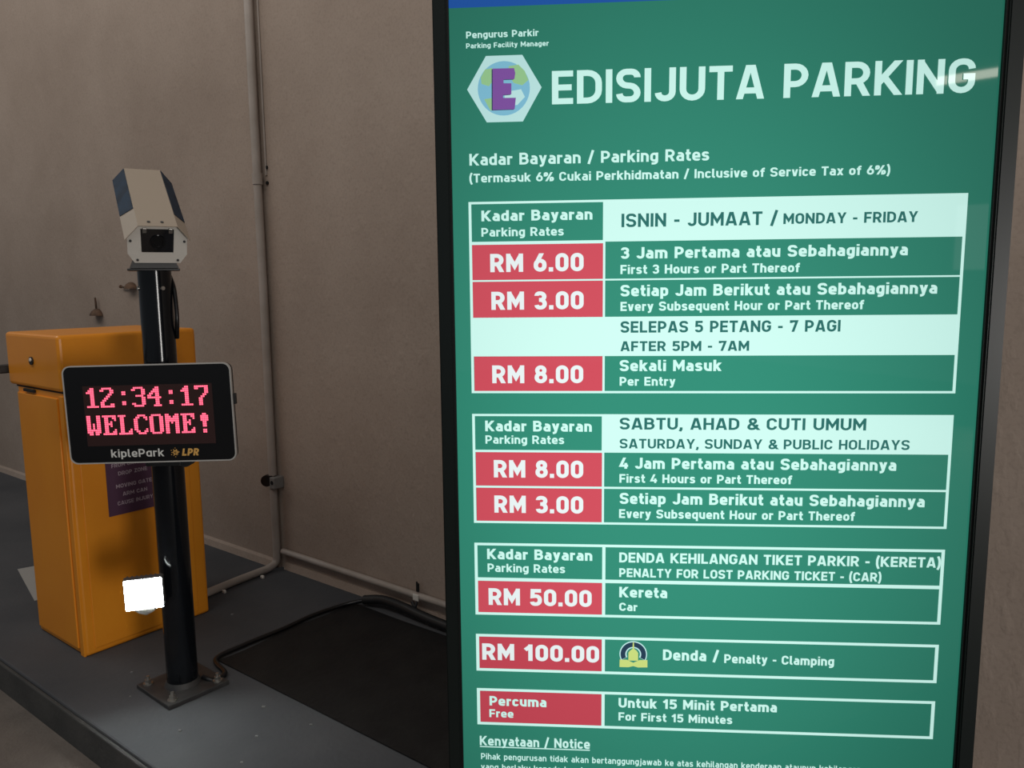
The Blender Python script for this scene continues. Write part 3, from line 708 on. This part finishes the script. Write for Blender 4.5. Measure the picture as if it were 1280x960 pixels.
# junction box
jb = empty('junction_box', st(-2.722,WT-.02,.383), (0,0,ROTW)); tag(jb, 'open grey junction box on the wall pipe with black hole and disc', 'junction box')
link('box_body', B(.002,.034,-.030,.019,-.026,.022,bev=.003), M['grey'], jb)
bm = bmesh.new(); cyl(bm,(.020,-.0295,.0),(.020,-.0315,.0),.009,seg=20); link('knockout_hole', bm, M['hole'], jb)
bm = bmesh.new(); cyl(bm,(-.020,-.020,.006),(-.006,-.038,.006),.024,seg=26); link('black_disc', bm, M['blacker'], jb, smooth=True)
# horizontal conduit
hc = empty('horizontal_conduit', st(-2.70,WT-.016,.081), (0,0,ROTW)); tag(hc, 'thin painted pipe running along the foot of the wall', 'pipe')
bm = bmesh.new(); tube(bm,[(0.0,0,0),(1.0,0,-.003),(2.0,.001,.001),(4.2,0,0)],.0125,16); link('pipe_run', bm, M['pipe'], hc, smooth=True)
cl = empty('pipe_clamp', st(-1.905,WT-.03,.03), (0,0,ROTW)); tag(cl, 'small dark twisted clamp gripping the low wall pipe beside the green board', 'clamp')
bm = bmesh.new(); box(bm,-.004,.008,.006,.014,.066,.098,bev=.002); tube(bm,[(.002,.010,.092),(.0,.006,.105)],[.006,.002],8); link('clamp_top', bm, M['black'], cl)
bm = bmesh.new(); tube(bm, smoothpath([(-.014,-.005,.030),(-.004,-.008,.020),(.008,-.006,.008),(.012,-.004,-.01),(.010,0,-.0285)],4),.0055,8); tube(bm, smoothpath([(.006,.0,.036),(.008,-.008,.020),(.0,-.012,.004),(-.014,-.012,.014)],4),.0045,8)
link('clamp_hook', bm, M['black'], cl)
link('clamp_plate', B(-.012,.016,-.0035,.001,.036,.060,bev=.002), M['cream'], cl)

# wall hooks
h1 = empty('wall_hook', st(-4.184,WT-.0125,1.052), (0,0,ROTW)); tag(h1, 'rusty domed hook on the wall just above the yellow cabinet', 'hook')
bm = bmesh.new(); lathe(bm,[(.044,0),(.042,.008),(.030,.024),(.014,.034),(0,.036)],24, Matrix.Translation((0,0,-.005))@Matrix.Scale(.8,4,(0,1,0)))
for v in bm.verts: v.co.y = min(v.co.y-.01, 0)
link('dome', bm, M['rust'], h1, smooth=True)
bm = bmesh.new(); cyl(bm,(0,-.012,.028),(0,-.014,.088),.0055,.0045,seg=10); link('spike', bm, M['rust'], h1)
h2 = empty('wall_hook', st(-3.827,WT-.0125,1.185), (0,0,ROTW)); tag(h2, 'rusty hook on the wall sticking out left behind the top of the pole', 'hook')
bm = bmesh.new(); lathe(bm,[(.040,0),(.038,.008),(.027,.022),(.012,.031),(0,.033)],24, Matrix.Translation((.02,0,0))@Matrix.Scale(.8,4,(0,1,0)))
for v in bm.verts: v.co.y = min(v.co.y-.01, 0)
link('dome', bm, M['rust'], h2, smooth=True)
bm = bmesh.new(); cyl(bm,(-.012,-.012,.004),(-.072,-.014,.010),.005,.004,seg=10); cyl(bm,(-.072,-.014,.010),(-.080,-.014,.011),.008,seg=10); link('spike', bm, M['rust'], h2)

# ================================================================== FLOOR ITEMS
cb = empty('floor_cable', st(-2.19,1.29,0)); tag(cb, 'black cable on the floor running from the pole base to the wall foot', 'cable')
c0 = st(-2.19,1.29,0)
P_ = [st(-2.135,1.138,0)+Vector((.052,.02,.020)), st(-2.075,1.20,.012), st(-2.09,1.25,.0095), st(-2.195,1.285,.0095), st(-2.208,1.40,.0095), st(-2.203,1.55,.0095), st(-2.209,1.68,.0095), st(-2.185,1.80,.012), st(-2.12,1.875,.026)]
bm = bmesh.new(); tube(bm, [p-c0 for p in smoothpath(P_,8)], .0075, 10); link('cable_run', bm, M['blacker'], cb, smooth=True)
P_ = [st(-2.14,1.865,.022), st(-2.06,1.885,.034), st(-1.96,1.885,.034), st(-1.85,1.882,.026), st(-1.70,1.88,.022), st(-1.2,1.88,.020)]
bm = bmesh.new(); tube(bm, [p-c0 for p in smoothpath(P_,8)], .0175, 12); o=link('cable_sleeve', bm, M['black'], cb, smooth=True)
# dark sheet added to stand in for the board's shadow on the floor
NX,NY=60,30; bm=bmesh.new(); G=[]
rnd = random.Random(3); ph=[(rnd.uniform(2,9),rnd.uniform(2,9),rnd.uniform(0,6),rnd.uniform(.2,1)) for _ in range(9)]
SL,SW=1.15,.560
for j in range(NY+1):
    rowv=[]
    for i in range(NX+1):
        x=i/NX*SL; y=j/NY*SW
        h=sum(a*math.sin(fx*x*2+fy*y*2+p) for fx,fy,p,a in ph)*.0011
        rise=0
        edge=min(1,x/.02,y/.02)
        xx = x+.006*math.sin(y*17)*(1 if i==0 else 0)
        rowv.append(bm.verts.new((xx,y,.0045+max(-.002,h)*edge*.8+rise*min(1,x/.12))))
    G.append(rowv)
for j in range(NY):
    for i in range(NX): bm.faces.new((G[j][i],G[j][i+1],G[j+1][i+1],G[j+1][i]))
r=bmesh.ops.extrude_face_region(bm, geom=bm.faces[:])
for v in [g for g in r['geom'] if isinstance(g,bmesh.types.BMVert)]: v.co.z = .0003
sheet = link('shade_sheet', bm, M['sheet'], loc=st(-2.19,1.290,0), rot=(0,0,ROTW), smooth=True)
tag(sheet, 'black sheet added as shade on the floor between the pole and the wall foot', 'sheet')
bm = bmesh.new(); A=[st(-3.629,1.239,0),st(-3.611,1.298,0),st(-3.20,1.20,0),st(-3.20,1.14,0)]
c0=sum(A,Vector())/4
vs=[bm.verts.new(p-c0) for p in A]; ws=[bm.verts.new(p-c0+Vector((0,0,.002))) for p in A]
bm.faces.new(vs); bm.faces.new(ws)
for i in range(4): bm.faces.new((vs[i],vs[(i+1)%4],ws[(i+1)%4],ws[i]))
tag(link('floor_marking', bm, M['scrap'], loc=c0+Vector((0,0,.0002))), 'pale painted strip on the floor left of the yellow cabinet', 'marking')
bm = bmesh.new()
for k in range(30):
    s=random.uniform(-2.75,-1.5); t=random.uniform(.95,1.86); q=random.uniform(.0018,.0045)
    if (s>-2.24 and t>1.24) or s<-2.5: continue
    p=st(s,t,0); box(bm,p.x-q,p.x+q,p.y-q*.7,p.y+q*.7,0,q*.8)
ch = link('gravel_chips', bm, M['chip']); ch['kind']='stuff'; ch['label']='tiny pale chips scattered on the dark floor'
